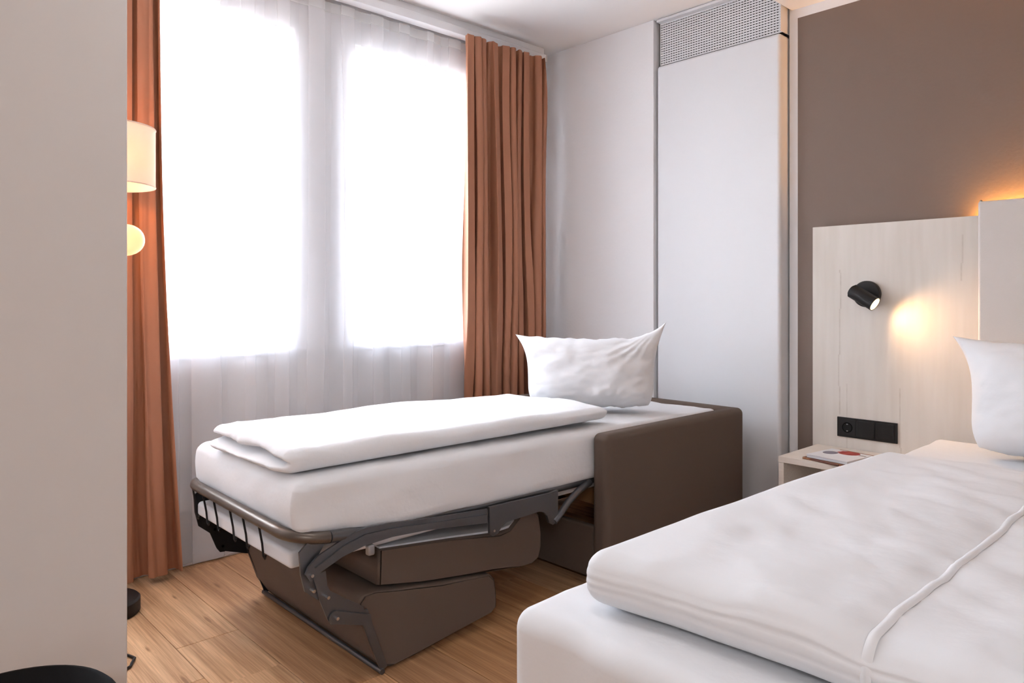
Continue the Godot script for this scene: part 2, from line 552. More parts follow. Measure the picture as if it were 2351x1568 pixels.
# ---------------------------------------------------------------- chair bed
func chair_bed() -> void:
	var c := thing("chair_bed", "brown upholstered armchair folded out into a single bed", "sofa bed", Vector3(-2.12, 0, -1.9))
	var o := c.position
	var put := func(b: MB) -> MB:
		for i in b.v.size(): b.v[i] -= o
		return b
	# the seat shell: two arms, back and base
	obj("armrest", put.call(MB.new().rbox(Vector3(-1.699, 0.296, -2.50), Vector3(0.074, 0.55, 0.96), 0.026, 5)), M.sofa_fabric, c)
	obj("armrest", put.call(MB.new().rbox(Vector3(-2.592, 0.302, -2.50), Vector3(0.074, 0.56, 0.96), 0.026, 5)), M.sofa_fabric, c)
	obj("backrest", put.call(MB.new().rbox(Vector3(-2.146, 0.296, -2.946), Vector3(0.95, 0.55, 0.066), 0.026, 5)), M.sofa_fabric, c)
	obj("base_board", put.call(MB.new().rbox(Vector3(-2.146, 0.125, -2.06), Vector3(0.80, 0.19, 0.03), 0.008, 2)), M.sofa_fabric, c)
	obj("cross_slat", put.call(MB.new().rbox(Vector3(-2.146, 0.262, -2.26), Vector3(0.80, 0.065, 0.022), 0.003)), M.slat_wood, c)
	obj("cross_slat", put.call(MB.new().rbox(Vector3(-2.146, 0.262, -2.70), Vector3(0.80, 0.065, 0.022), 0.003)), M.slat_wood, c)
	for p in [Vector3(-1.70, 0.012, -2.07), Vector3(-2.59, 0.012, -2.07), Vector3(-1.70, 0.012, -2.93), Vector3(-2.59, 0.012, -2.93)]:
		obj("foot", put.call(MB.new().lathe(p, [Vector2(0, -0.012), Vector2(0.022, -0.012), Vector2(0.026, 0.010), Vector2(0, 0.010)], 20)), M.matt_black, c)

	# bent tube round the lying surface
	var pts := []
	pts.append(Vector3(-2.478, 0.455, -1.02))
	for k in 7:
		var a := PI / 2 * k / 6
		pts.append(Vector3(-2.478 + 0.07 * (1 - cos(a)), 0.455, -0.932 + 0.07 * sin(a)))
	for k in 9:
		var a := PI / 2 * k / 8
		pts.append(Vector3(-1.835 + 0.10 * sin(a), 0.447 - 0.018 * k / 8.0, -0.962 + 0.10 * cos(a)))
	obj("foot_tube", put.call(MB.new().tube(pts, 0.0165, 14)), M.bronze_steel, c)
	var side_pts := [pts[-1]]
	for q in [[-1.0, 0.424], [-1.06, 0.416], [-1.10, 0.410], [-1.33, 0.405], [-1.52, 0.398], [-1.84, 0.394], [-2.30, 0.392], [-2.80, 0.390]]:
		side_pts.append(Vector3(-1.735 - 0.028 * clampf((-0.97 - q[0]) * 6.0, 0, 1), q[1], q[0]))
	obj("side_rail", put.call(MB.new().tube(side_pts, 0.0165, 14)), M.frame_steel, c)
	obj("side_rail", put.call(MB.new().tube([Vector3(-2.478, 0.455, -1.02), Vector3(-2.48, 0.42, -1.2), Vector3(-2.48, 0.40, -2.0), Vector3(-2.48, 0.392, -2.85)], 0.0165, 12)), M.frame_steel, c)

	# webbing mat and its hooks
	obj("webbing_mat", put.call(MB.new().rbox(Vector3(-2.115, 0.372, -1.856), Vector3(0.66, 0.046, 1.96), 0.012, 3)), M.felt, c)
	for k in 6:
		var x: float = -2.43 + k * 0.097 + [0.0, -0.01, -0.02, 0.005, 0.0, 0.01][k]
		obj("hook", put.call(MB.new().tube([Vector3(x, 0.458, -0.856), Vector3(x, 0.43, -0.860), Vector3(x + 0.001, 0.385, -0.868), Vector3(x + 0.002, 0.350, -0.871), Vector3(x + 0.010, 0.344, -0.872), Vector3(x + 0.014, 0.354, -0.872)], 0.0032, 8)), M.dark_steel, c)

	# folding mechanism on both sides
	var A := [[-0.880, 0.405], [-0.906, 0.428], [-0.961, 0.425], [-0.940, 0.395], [-0.921, 0.37], [-0.925, 0.336], [-0.934, 0.268], [-0.896, 0.300], [-0.884, 0.348]]
	var B := [[-0.915, 0.338], [-0.952, 0.342], [-0.957, 0.301], [-0.966, 0.285], [-1.019, 0.248], [-1.066, 0.216], [-1.075, 0.180], [-1.0, 0.20], [-0.984, 0.193], [-0.969, 0.195], [-0.957, 0.213], [-0.935, 0.268]]
	var D := [[-0.890, 0.350], [-0.898, 0.367], [-0.924, 0.389], [-0.997, 0.416], [-1.040, 0.428], [-1.075, 0.433], [-1.145, 0.429], [-1.272, 0.415], [-1.510, 0.397], [-1.510, 0.352], [-1.272, 0.381], [-1.156, 0.388], [-1.064, 0.384], [-0.997, 0.370], [-0.934, 0.346], [-0.903, 0.329]]
	var D2 := [[-0.915, 0.362], [-0.997, 0.400], [-1.064, 0.416], [-1.145, 0.414], [-1.272, 0.402], [-1.505, 0.381], [-1.505, 0.371], [-1.272, 0.393], [-1.145, 0.404], [-1.064, 0.404], [-0.997, 0.388], [-0.925, 0.357]]
	var E := [[-1.514, 0.402], [-1.540, 0.402], [-1.792, 0.396], [-1.828, 0.400], [-1.828, 0.310], [-1.818, 0.292], [-1.804, 0.285], [-1.785, 0.296], [-1.775, 0.322], [-1.758, 0.338], [-1.736, 0.344], [-1.590, 0.340], [-1.566, 0.330], [-1.550, 0.312], [-1.530, 0.308], [-1.516, 0.318]]
	var v2 := func(a: Array) -> Array:
		var r := []
		for q in a: r.append(Vector2(q[0], q[1]))
		return r
	for side in [[-1.742, 1.0, M.frame_steel], [-2.486, -1.0, M.dark_steel]]:  # far side takes a darker steel, its shade put into the colour
		var x: float = side[0]
		var d: float = side[1]
		obj("hinge_plate", put.call(MB.new().plate(v2.call(A), x - 0.004, x + 0.002)), side[2], c)
		obj("support_link", put.call(MB.new().plate(v2.call(B), x + 0.004 * d, x + 0.008 * d)), side[2], c)
		obj("lift_bar", put.call(MB.new().plate(v2.call(D), x + 0.010 * d, x + 0.016 * d)), side[2], c)
		obj("lift_bar_rib", put.call(MB.new().plate(v2.call(D2), x + 0.016 * d, x + 0.022 * d)), side[2], c)
		obj("bracket_plate", put.call(MB.new().plate(v2.call(E), x + 0.012 * d, x + 0.022 * d)), side[2], c)
		var lk := MB.new()
		var q := []
		for k in 9:
			var a := PI / 2 - 0.37 + PI * k / 8
			q.append(Vector2(-0.978 - 0.018 * cos(a + PI / 2 + 0.37) * 0.0 + 0.018 * sin(PI * k / 8), 0.214 + 0.018 * cos(PI * k / 8)))
		q.append(Vector2(-1.09, 0.158)); q.append(Vector2(-1.085, 0.190))
		obj("foot_link", put.call(lk.plate(q, x + 0.010 * d, x + 0.015 * d)), side[2], c)
		for r in [[-0.906, 0.345], [-0.911, 0.304], [-0.952, 0.276], [-0.979, 0.213], [-1.533, 0.324]]:
			obj("rivet", put.call(MB.new().tube([Vector3(x + 0.004 * d, r[1], r[0]), Vector3(x + 0.024 * d, r[1], r[0])], 0.0045, 10)), M.rivet_steel, c)
		obj("lever_tube", put.call(MB.new().tube([Vector3(x + 0.018 * d, 0.294, -1.812), Vector3(x + 0.017 * d, 0.318, -1.850), Vector3(x + 0.012 * d, 0.345, -1.890), Vector3(x + 0.006 * d, 0.372, -1.95), Vector3(x, 0.390, -2.02)], 0.012, 12)), side[2], c)
		obj("floor_leg_plate", put.call(MB.new().plate(v2.call([[-1.055, 0.20], [-1.085, 0.20], [-1.150, 0.02], [-1.128, 0.012]]), x - 0.006, x - 0.001)), side[2], c)
		obj("plastic_stop", put.call(MB.new().rbox(Vector3(x + 0.012 * d, 0.368, -1.085), Vector3(0.02, 0.03, 0.022), 0.006, 3)), M.aluminium, c)
	obj("floor_bar", put.call(MB.new().tube([Vector3(-2.50, 0.014, -1.128), Vector3(-1.735, 0.014, -1.128)], 0.008, 12)), M.frame_steel, c)

	# folded seat cushion hanging below, with a felt upper face that curls up at its end
	cushion("seat_cushion", [[-1.136, 0.343], [-1.133, 0.245], [-1.28, 0.215], [-1.42, 0.194], [-1.58, 0.169], [-1.702, 0.153], [-1.755, 0.152], [-1.785, 0.165], [-1.798, 0.20], [-1.798, 0.253], [-1.787, 0.310], [-1.762, 0.338], [-1.722, 0.342], [-1.69, 0.318], [-1.655, 0.292], [-1.603, 0.290], [-1.4, 0.315]], -2.47, -1.766, c, o)
	obj("felt_lining", put.call(MB.new().plate(v2.call([[-1.15, 0.346], [-1.4, 0.320], [-1.60, 0.297], [-1.66, 0.300], [-1.70, 0.322], [-1.735, 0.346], [-1.742, 0.342], [-1.71, 0.310], [-1.66, 0.288], [-1.60, 0.286], [-1.4, 0.306], [-1.15, 0.336]]), -2.46, -1.785)), M.felt, c)
	# front bolster that stands on the floor
	cushion("front_bolster", [[-1.062, 0.218], [-1.070, 0.170], [-1.105, 0.07], [-1.140, 0.016], [-1.175, 0.004], [-1.25, 0.008], [-1.42, 0.028], [-1.56, 0.046], [-1.580, 0.06], [-1.580, 0.10], [-1.572, 0.150], [-1.552, 0.170], [-1.50, 0.178], [-1.36, 0.196], [-1.20, 0.220], [-1.11, 0.236], [-1.078, 0.235]], -2.515, -1.755, c, o)

	# mattress with fitted sheet
	var nz := noise(101, 1.0, 3)
	var mt := obj("mattress", MB.new().rbox(Vector3(0, 0.078, 0), Vector3(0.732, 0.156, 2.02), 0.032, 5, Vector3i(26, 6, 60)).deform(func(p: Vector3) -> Vector3:
		var foot := clampf((p.z + 1.01) / 2.02, 0.0, 1.0)
		var q := p
		q.y += lerpf(-0.016, 0.006, foot)
		var low := smoothstep(0.10, 0.0, p.y) * smoothstep(0.25, 0.36, p.x) * smoothstep(1.0, 0.7, p.z)
		q.y -= low * 0.022
		q.x += low * 0.006
		var side := smoothstep(0.30, 0.361, absf(p.x))
		q.x += signf(p.x) * side * (0.006 * sin(PI * p.y / 0.156) + 0.006 * nz.get_noise_2d(p.z * 2.2 + p.y * 9.0, p.y * 5.0))
		var ft := smoothstep(0.92, 1.01, p.z)
		q.z += ft * (0.012 * sin(PI * p.y / 0.156) + 0.005 * nz.get_noise_2d(p.x * 7.0, p.y * 6.0))
		if p.y < 0.02: q.y += -0.006 * sin(PI * foot)
		if p.y > 0.14: q.y += 0.006 * nz.get_noise_2d(p.x * 4.0, p.z * 3.0)
		var crease := absf(p.z - 0.94 + (0.12 - p.y) * 0.5)
		if p.x > 0.3: q.x -= 0.007 * exp(-crease * crease / 0.0004)
		return q), M.linen, c)
	mt.set_meta("label", "white sheeted mattress on the folded out chair")
	mt.position = Vector3(-2.113, 0.425, -1.895) - o

	# folded duvet
	var dv := thing("duvet", "thick white folded duvet lying on the chair bed", "duvet", Vector3(-2.065, 0.591, -1.525), "folded duvets")
	obj("cover", MB.new().rbox(Vector3(0, 0.036, 0), Vector3(0.53, 0.072, 1.31), 0.033, 5, Vector3i(24, 9, 52)).deform(func(p: Vector3) -> Vector3:
		var q := p
		var u := (p.x + 0.265) / 0.53
		var w := (p.z + 0.655) / 1.31
		var top := smoothstep(0.02, 0.07, p.y)
		q.y += top * (0.010 * nz.get_noise_2d(p.x * 3.0 + 5.0, p.z * 1.6) + 0.010 * sin(PI * clampf(u * 1.1, 0, 1)) - 0.020 * pow(1.0 - w, 3.0) - 0.008 * smoothstep(0.5, 1.0, u))
		q.y += top * -0.006 * exp(-pow((u - 0.42 - 0.10 * (1.0 - w) + 0.012 * sin(w * 9.0)) / 0.022, 2.0))
		q.y += top * smoothstep(0.6, 1.0, w) * 0.006 * nz.get_noise_2d(p.x * 16.0 + p.z * 10.0, p.z * 5.0)
		var ft := smoothstep(0.57, 0.655, p.z)
		var open := smoothstep(1.0, 0.86, u)
		var mid := 0.032 + 0.004 * sin(u * 11.0)
		q.z -= ft * open * 0.055 * exp(-pow((p.y - mid) / 0.009, 2.0))
		q.z += ft * (0.012 * nz.get_noise_2d(p.x * 6.0, 3.0) + (0.016 if p.y < mid else 0.0) * open - 0.01 * (1.0 - open))
		q.x += smoothstep(0.2, 0.265, p.x) * (0.006 * nz.get_noise_2d(p.z * 4.0, 9.0) - 0.020 * (1.0 - w) * 0.0)
		q.z += 0.06 * (u - 0.5) * -1.0 * smoothstep(0.4, 0.0, w)
		return q), M.linen, dv)

	var pl := pillow("pillow", "white pillow standing upright on the chair bed", 0.285, 0.150, 0.125, Vector3(-2.065, 0.742, -2.395), 37.0, -4.0,
		Vector3(-0.035, 0.008, 0.0), Vector3(0.030, 0.070, -0.02), 107)
	pl.set_meta("group", "bed pillows")

func cushion(called: String, prof: Array, x0: float, x1: float, parent: Node3D, o: Vector3) -> void:
	# upholstered block: a (z, y) outline between two x, its ends domed and its rims rounded
	var poly := PackedVector2Array()
	for q in prof: poly.append(Vector2(q[0], q[1]))
	if Geometry2D.is_polygon_clockwise(poly): poly.reverse()
	var mid := Vector2.ZERO
	for q in poly: mid += q
	mid /= poly.size()
	var rings := []
	for e in [[0.0, 0.0], [0.003, 0.0045], [0.009, 0.010]]: rings.append(e)
	var b := MB.new()
	var ring_at := []
	var cnt := poly.size()
	var xs := []
	for k in 3: xs.append([x0 + rings[k][0], 0.010 - rings[k][1]])
	xs.append([(x0 + x1) / 2, 0.0])
	for k in 3: xs.append([x1 - rings[2 - k][0], 0.010 - rings[2 - k][1]])
	for e in xs:
		ring_at.append(b.v.size())
		for i in cnt:
			var p := poly[i]
			var inward := (mid - p).normalized() * e[1] as Vector2
			b.vert(Vector3(e[0], p.y + inward.y, p.x + inward.x) - o, Vector3.UP, Vector2.ZERO)
	for k in xs.size() - 1:
		for i in cnt:
			var a: int = ring_at[k] + i
			var a2: int = ring_at[k] + (i + 1) % cnt
			var c: int = ring_at[k + 1] + i
			var c2: int = ring_at[k + 1] + (i + 1) % cnt
			b.ix.append_array([a, c, a2, a2, c, c2])
	var tri := Geometry2D.triangulate_polygon(poly)
	for t in range(0, tri.size(), 3):
		var l: int = ring_at[xs.size() - 1]
		b.ix.append_array([l + tri[t], l + tri[t + 1], l + tri[t + 2]])
		var f: int = ring_at[0]
		b.ix.append_array([f + tri[t], f + tri[t + 2], f + tri[t + 1]])
	var keys := PackedInt32Array()
	for i in b.v.size(): keys.append(i)
	b.smooth(keys, b.v.size())
	obj(called, b, M.sofa_fabric, parent)

func pillow(called: String, label: String, w: float, h: float, t: float, at: Vector3, turn: float, lean: float, ear_l: Vector3, ear_r: Vector3, sd: int) -> Node3D:
	var o := thing(called, label, "pillow", at, "bed pillows")
	o.rotation_degrees = Vector3(lean, turn, 0)
	var nz := noise(sd, 1.0, 3)
	var f := func(s: float, r: float, sg: float) -> Vector3:
		var u := s * 2.0 - 1.0
		var v := r * 2.0 - 1.0
		# more lines near the rim
		u = sin(u * PI / 2) * 0.6 + u * 0.4
		v = sin(v * PI / 2) * 0.6 + v * 0.4
		var x := u * w * (1.0 - 0.05 * (1.0 - v * v)) * (1.0 - 0.10 * pow(maxf(0.0, -v), 4.0)) * (1.0 + 0.03 * v)
		var y := v * h * (1.0 - 0.05 * (1.0 - u * u) * (1.0 if v > 0 else 0.0) - 0.10 * pow(absf(u), 4.0) * (0.0 if v > 0 else 1.0))
		var cu := maxf(0.0, 1.0 - pow(absf(u), 3.2))
		var cv := maxf(0.0, 1.0 - pow(absf(v), 3.2))
		var th := t * pow(cu, 0.55) * pow(cv, 0.55) * (1.0 - 0.22 * v)
		var rim := 1.0 - minf(cu, cv)
		th += t * 0.10 * nz.get_noise_2d(u * 1.6 + sg * 5.0, v * 1.6) * minf(1.0, cu * cv * 3.0)
		th += 0.0075 * rim * nz.get_noise_2d(u * 7.0 + sg, v * 2.5 + 30.0) * sqrt(cu * cv)
		var ang := atan2(v - 1.1, u - 0.9)
		th += 0.006 * sin(ang * 22.0 + nz.get_noise_2d(u * 2.0, v * 2.0) * 3.0) * exp(-(pow(u - 0.75, 2.0) + pow(v - 0.6, 2.0)) * 5.0) * sqrt(cu * cv)
		ang = atan2(v + 1.0, u - 0.3)
		th += 0.005 * sin(ang * 18.0 + nz.get_noise_2d(u * 2.0 + 9.0, v * 2.0) * 3.0) * exp(-(pow(u - 0.3, 2.0) * 2.0 + pow(v + 0.75, 2.0) * 6.0)) * sqrt(cu * cv)
		var p := Vector3(x, y, sg * th)
		p += ear_r * pow(clampf(u, 0, 1), 6.0) * pow(clampf(v, 0, 1), 5.0)
		p += ear_l * pow(clampf(-u, 0, 1), 5.0) * pow(clampf(v, 0, 1), 3.0)
		p.y += 0.006 * nz.get_noise_2d(u * 4.0, 50.0) * pow(absf(v), 6.0)
		return p
	var b := MB.new()
	b.sheet(56, 44, func(s, r): return f.call(s, r, 1.0))
	var back := MB.new().sheet(56, 44, func(s, r): return f.call(1.0 - s, r, -1.0))
	var k := b.v.size()
	b.v.append_array(back.v); b.n.append_array(back.n); b.uv.append_array(back.uv)
	for i in back.ix: b.ix.append(i + k)
	b.deform(func(p): return p)
	# turned the right way round: sheet() winds against +z here
	obj("pillowcase", b, M.linen, o)
	return o

# ---------------------------------------------------------------- double bed
func bed() -> void:
	var nz := noise(131, 1.0, 3)
	var bd := thing("double_bed", "white sheeted box spring double bed against the headboard", "bed", Vector3(-0.10, 0, -1.944))
	obj("bed_base", MB.new().rbox(Vector3(0, 0.19, 0), Vector3(1.60, 0.24, 2.15), 0.02, 3), M.linen, bd)
	for p in [Vector3(-0.7, 0.035, 1.0), Vector3(0.7, 0.035, 1.0), Vector3(-0.7, 0.035, -1.0), Vector3(0.7, 0.035, -1.0)]:
		obj("leg", MB.new().rbox(p, Vector3(0.06, 0.07, 0.06), 0.004), M.matt_black, bd)
	obj("sheeted_mattress", MB.new().rbox(Vector3(0, 0.422, 0), Vector3(1.624, 0.226, 2.19), 0.036, 5, Vector3i(44, 8, 50)).deform(func(p: Vector3) -> Vector3:
		var q := p
		var ft := smoothstep(1.0, 1.095, p.z)
		var sd := smoothstep(0.72, 0.80, absf(p.x))
		q.z += ft * (0.006 * nz.get_noise_2d(p.x * 9.0, p.y * 1.5) + 0.004 * sin(p.x * 30.0))
		q.x += signf(p.x) * sd * 0.006 * nz.get_noise_2d(p.z * 6.0, p.y * 2.0)
		if p.y > 0.5: q.y += 0.004 * nz.get_noise_2d(p.x * 3.0, p.z * 3.0)
		return q), M.linen, bd)

	var x0 := -0.815
	var x1 := 0.62
	var wd := x1 - x0
	var zl := 1.33
	var ht := 0.094
	var seam := -0.365
	var d := thing("duvet", "wide white duvet with a sewn seam lying on the double bed", "duvet", Vector3((x0 + x1) / 2, 0.541, -1.605), "folded duvets")
	var hh := wd / 2
	var rise := func(gx: float, z: float) -> float:
		var e := smoothstep(x0, x0 + 0.15, gx)
		return e * (0.011 * nz.get_noise_2d(gx * 2.4, z * 2.0) + 0.006 * nz.get_noise_2d(gx * 3.0 + z * 2.0, z * 7.0 - gx * 4.0)) - 0.004 * exp(-pow((gx - seam) / 0.035, 2.0))
	var bend := func(gx: float, w: float) -> float:
		# the duvet lies a little askew: foot and head run slightly back to the right
		return -0.12 * (gx - x0) * smoothstep(0.5, 1.0, w) * smoothstep(0.9, 0.0, gx - x0) - 0.10 * minf(gx - x0, 0.6) * smoothstep(0.5, 0.0, w)
	obj("cover", MB.new().rbox(Vector3(0, ht / 2, 0), Vector3(wd, ht, zl), 0.030, 5, Vector3i(110, 12, 70)).deform(func(p: Vector3) -> Vector3:
		var q := p
		var gx := p.x + (x0 + x1) / 2
		var top := smoothstep(0.03, 0.085, p.y)
		var w := (p.z + zl / 2) / zl
		q.y += top * rise.call(gx, p.z)
		q.y -= top * 0.022 * pow(1.0 - w, 3.0)
		var ft := smoothstep(0.56, zl / 2, p.z)
		var line := 0.0
		for k in 4:
			var yy := 0.020 + 0.017 * k + 0.008 * nz.get_noise_2d(gx * 2.0, 5.0 * k)
			line += exp(-pow((p.y - yy) / 0.004, 2.0)) * (0.5 + 0.5 * nz.get_noise_2d(gx * 3.0 + 20.0, 3.0 * k))
		q.z += ft * (0.016 * sin(PI * clampf(p.y / ht, 0, 1)) + 0.008 * nz.get_noise_2d(gx * 3.0, 4.0) - 0.004 * line)
		q.x -= smoothstep(-hh + 0.06, -hh, p.x) * 0.008 * (0.5 + nz.get_noise_2d(p.z * 2.0, 2.0))
		q.z += bend.call(gx, w)
		return q), M.linen, d)
	# narrow sewn flange along the seam and down over the foot end
	var line := []
	for k in 40: line.append(Vector2(lerpf(-0.65, 0.632, k / 39.0), ht + 0.0008))
	for k in 9:
		var a := PI / 2 * (k + 1) / 9.0
		line.append(Vector2(0.640 + 0.036 * sin(a), ht + 0.0008 - 0.032 * (1.0 - cos(a))))
	line.append(Vector2(0.681, 0.045)); line.append(Vector2(0.678, 0.022)); line.append(Vector2(0.668, 0.006))
	obj("flange", MB.new().sheet(4, line.size() - 1, func(s, t):
		var q: Vector2 = line[int(round(t * (line.size() - 1)))]
		var gx: float = seam - 0.007 + 0.014 * s
		var w: float = (q.x + zl / 2) / zl
		var flat: float = smoothstep(0.03, 0.085, q.y)
		return Vector3(gx - (x0 + x1) / 2, q.y + flat * (rise.call(gx, q.x) - 0.022 * pow(maxf(0.0, 1.0 - w), 3.0)) + 0.003 * sin(PI * s), q.x + 0.003 * sin(PI * s) * (1.0 - flat) + bend.call(gx, w))), M.linen, d)
	pillow("pillow", "white pillow leaning against the padded headboard", 0.345, 0.185, 0.12, Vector3(-0.40, 0.734, -2.80), 0.0, -10.0, Vector3(-0.035, 0.012, 0.02), Vector3(0.02, 0.01, 0), 149)

# ---------------------------------------------------------------- headboard, night stand
func head_end() -> void:
	var hb := thing("wooden_headboard", "pale wood headboard panel with hairline cracks", "headboard", Vector3(-0.06, 0, -3.132))
	var wb := MB.new().rbox(Vector3(0, 0.70, 0), Vector3(2.716, 1.336, 0.024), 0.0015)
	obj("board", wb, M.pale_wood, hb)
	for x in [-1.2, -0.4, 0.4, 1.2]:
		obj("spacer", MB.new().rbox(Vector3(x, 0.7 - (0.06 if absf(x) < 1.0 else 0.0), -0.0225), Vector3(0.04, 1.14 if absf(x) < 1.0 else 1.33, 0.021), 0.001), M.pale_board, hb)  # outer ones made full height to stop LED light leaking out sideways
	var led := obj("led_strip", MB.new().rbox(Vector3(0.03, 1.335, -0.026), Vector3(1.50, 0.006, 0.010), 0.001), glow("led_amber", Color(1.0, 0.62, 0.22), 6.0), hb)
	led.set_meta("label", "amber light strip behind the headboard")
	var al := AreaLight3D.new()
	al.name = "led_light"
	al.area_size = Vector2(1.50, 0.012)
	al.light_color = Color(1.0, 0.72, 0.36)
	al.light_energy = 3.6
	al.shadow_enabled = true
	al.position = Vector3(0.03, 1.345, -0.018)
	al.rotation_degrees = Vector3(35, 0, 0)
	hb.add_child(al)

	var pad := thing("padded_headboard", "greige leatherette padded headboard in front of the wooden panel", "headboard", Vector3(-0.02, 0.32, -3.083))
	obj("pad", MB.new().rbox(Vector3(0, 0.546, 0), Vector3(1.51, 1.092, 0.074), 0.010, 4), M.leatherette, pad)
	obj("corner_stud", MB.new().lathe(Vector3(-0.748, 1.094, 0.02), [Vector2(0.005, -0.006), Vector2(0.005, 0.0), Vector2(0.003, 0.003), Vector2(0.0, 0.004)], 14), M.aluminium, pad)

	# swivelling reading spot on the wooden panel
	var sp := thing("reading_spotlight", "black swivel reading spotlight on the wooden headboard", "wall lamp", Vector3(-1.186, 1.077, -3.119))
	var disc := MB.new().lathe(Vector3.ZERO, [Vector2(0, 0), Vector2(0.052, 0), Vector2(0.054, 0.003), Vector2(0.054, 0.018), Vector2(0.050, 0.022), Vector2(0, 0.022)], 40)
	var base := obj("wall_plate", disc, M.matt_black, sp)
	base.rotation_degrees = Vector3(90, 0, 0)
	obj("swivel_joint", MB.new().tube([Vector3(0.0, -0.008, 0.018), Vector3(0.004, -0.012, 0.060)], 0.014, 16), M.matt_black, sp)
	var dir := Vector3(0.84, -0.50, 0.06).normalized()
	var c0 := Vector3(0.010, -0.014, 0.072)
	obj("lamp_tube", MB.new().tube([c0 - dir * 0.052, c0 + dir * 0.052], 0.029, 32), M.matt_black, sp)
	obj("lamp_rim", MB.new().tube([c0 + dir * 0.044, c0 + dir * 0.054], 0.0296, 32, false), M.matt_black, sp)
	obj("tail_knob", MB.new().tube([c0 - dir * 0.058, c0 - dir * 0.050], 0.022, 24), M.matt_black, sp)
	obj("lamp_lens", MB.new().tube([c0 + dir * 0.0525, c0 + dir * 0.0535], 0.0262, 28), glow("lens_warm", Color(1.0, 0.88, 0.68), 2.2), sp)
	var sl := SpotLight3D.new()
	sl.name = "spot_light"
	sl.light_color = Color(1.0, 0.80, 0.58)
	sl.light_energy = 0.18
	sl.light_size = 0.024
	sl.spot_angle = 70.0
	sl.spot_angle_attenuation = 0.9
	sl.spot_range = 8.0
	sl.spot_attenuation = 2.0
	sl.shadow_enabled = true
	sp.add_child(sl)
	sl.look_at_from_position(sp.position + c0 + dir * 0.056, sp.position + c0 + dir * 1.0)

	# triple socket plate
	var so := thing("socket_plate", "black triple plate with socket and two switches above the night stand", "socket", Vector3(-1.19, 0.518, -3.120))
	obj("plate_frame", MB.new().rbox(Vector3(0, 0, 0.004), Vector3(0.238, 0.082, 0.008), 0.0015, 2), M.switch_black, so)
	var ins := obj("socket_insert", MB.new().rbox(Vector3(-0.076, 0, 0.0085), Vector3(0.066, 0.066, 0.003), 0.001), M.switch_black, so)
	obj("socket_ring", MB.new().tube(ring(Vector3(-0.076, 0, 0.0105), 0.0195, 28), 0.0016, 8, false), M.gloss_black, ins)
	obj("socket_well", MB.new().tube([Vector3(-0.076, 0, 0.0098), Vector3(-0.076, 0, 0.0104)], 0.0185, 28), M.dark_recess, ins)
	for y in [-0.014, 0.014]:
		obj("earth_clip", MB.new().rbox(Vector3(-0.076, y, 0.0112), Vector3(0.007, 0.004, 0.003), 0.001), M.rivet_steel if y < 0 else M.aluminium, ins)
	for x in [-0.001, 0.074]:
		obj("rocker_switch", MB.new().rbox(Vector3(x, 0, 0.0095), Vector3(0.068, 0.066, 0.005), 0.0015, 2), M.switch_black, so)

	# night stand: open box in pale board
	var ns := thing("night_stand", "pale wood open night stand between wall and double bed", "night stand", Vector3(-1.165, 0.0, -2.94))
	obj("top_board", MB.new().rbox(Vector3(0, 0.418, 0), Vector3(0.46, 0.024, 0.352), 0.0015), M.pale_board, ns)
	obj("side_board", MB.new().rbox(Vector3(-0.219, 0.228, 0.0), Vector3(0.022, 0.355, 0.350), 0.0012), M.pale_board, ns)
	obj("side_board", MB.new().rbox(Vector3(0.219, 0.228, 0.0), Vector3(0.022, 0.355, 0.350), 0.0012), M.pale_board, ns)
	obj("bottom_board", MB.new().rbox(Vector3(0, 0.039, 0), Vector3(0.46, 0.022, 0.350), 0.0012), M.pale_board, ns)
	obj("plinth", MB.new().rbox(Vector3(0, 0.014, -0.02), Vector3(0.42, 0.028, 0.28), 0.0012), M.pale_board, ns)
	obj("back_board", MB.new().rbox(Vector3(0, 0.228, -0.168), Vector3(0.416, 0.355, 0.010), 0.001), M.pale_board, ns)

	var top := 0.4302
	var fo := thing("leather_folder", "tan leather folder lying under the white booklet", "folder", Vector3(-1.19, top, -2.885))
	fo.rotation_degrees.y = -8.0
	obj("folder_cover", MB.new().rbox(Vector3(0, 0.004, 0), Vector3(0.20, 0.008, 0.235), 0.002, 2), mat("tan_leather", Color(0.60, 0.40, 0.27), 0.6), fo)
	obj("back_flap", MB.new().rbox(Vector3(0.01, 0.010, -0.108), Vector3(0.18, 0.004, 0.018), 0.001), M.tan_leather, fo)
	var bk := thing("booklet", "white booklet with grey and red printed ovals on the night stand", "booklet", Vector3(-1.195, top + 0.0082, -2.86))
	bk.rotation_degrees.y = -8.0
	obj("pages", MB.new().rbox(Vector3(0.001, 0.006, 0), Vector3(0.166, 0.010, 0.176), 0.001), M.felt, bk)
	var cv := mat("booklet_print", Color.WHITE, 0.5)
	cv.albedo_texture = booklet_print()
	obj("cover", MB.new().rbox(Vector3(0, 0.0122, 0), Vector3(0.170, 0.0016, 0.180), 0.0006), cv, bk)
	obj("back_cover", MB.new().rbox(Vector3(0, 0.0006, 0), Vector3(0.170, 0.0012, 0.180), 0.0005), mat("dark_card", Color(0.30, 0.20, 0.18), 0.7), bk)
	var pe := thing("pencil", "brown pencil lying at the front edge of the night stand", "pencil", Vector3(-1.235, top + 0.0042, -2.772))
	pe.rotation_degrees.y = -14.0
	obj("shaft", MB.new().tube([Vector3(-0.055, 0, 0), Vector3(0.085, 0, 0)], 0.004, 8), mat("pencil_brown", Color(0.42, 0.24, 0.18), 0.5), pe)
	var tip := MB.new().lathe(Vector3.ZERO, [Vector2(0.0, 0.0), Vector2(0.004, -0.02)], 8)
	var tp := obj("tip", tip, M.slat_wood, pe)
	tp.rotation_degrees = Vector3(0, 0, 90)
	tp.position = Vector3(-0.075, 0, 0)

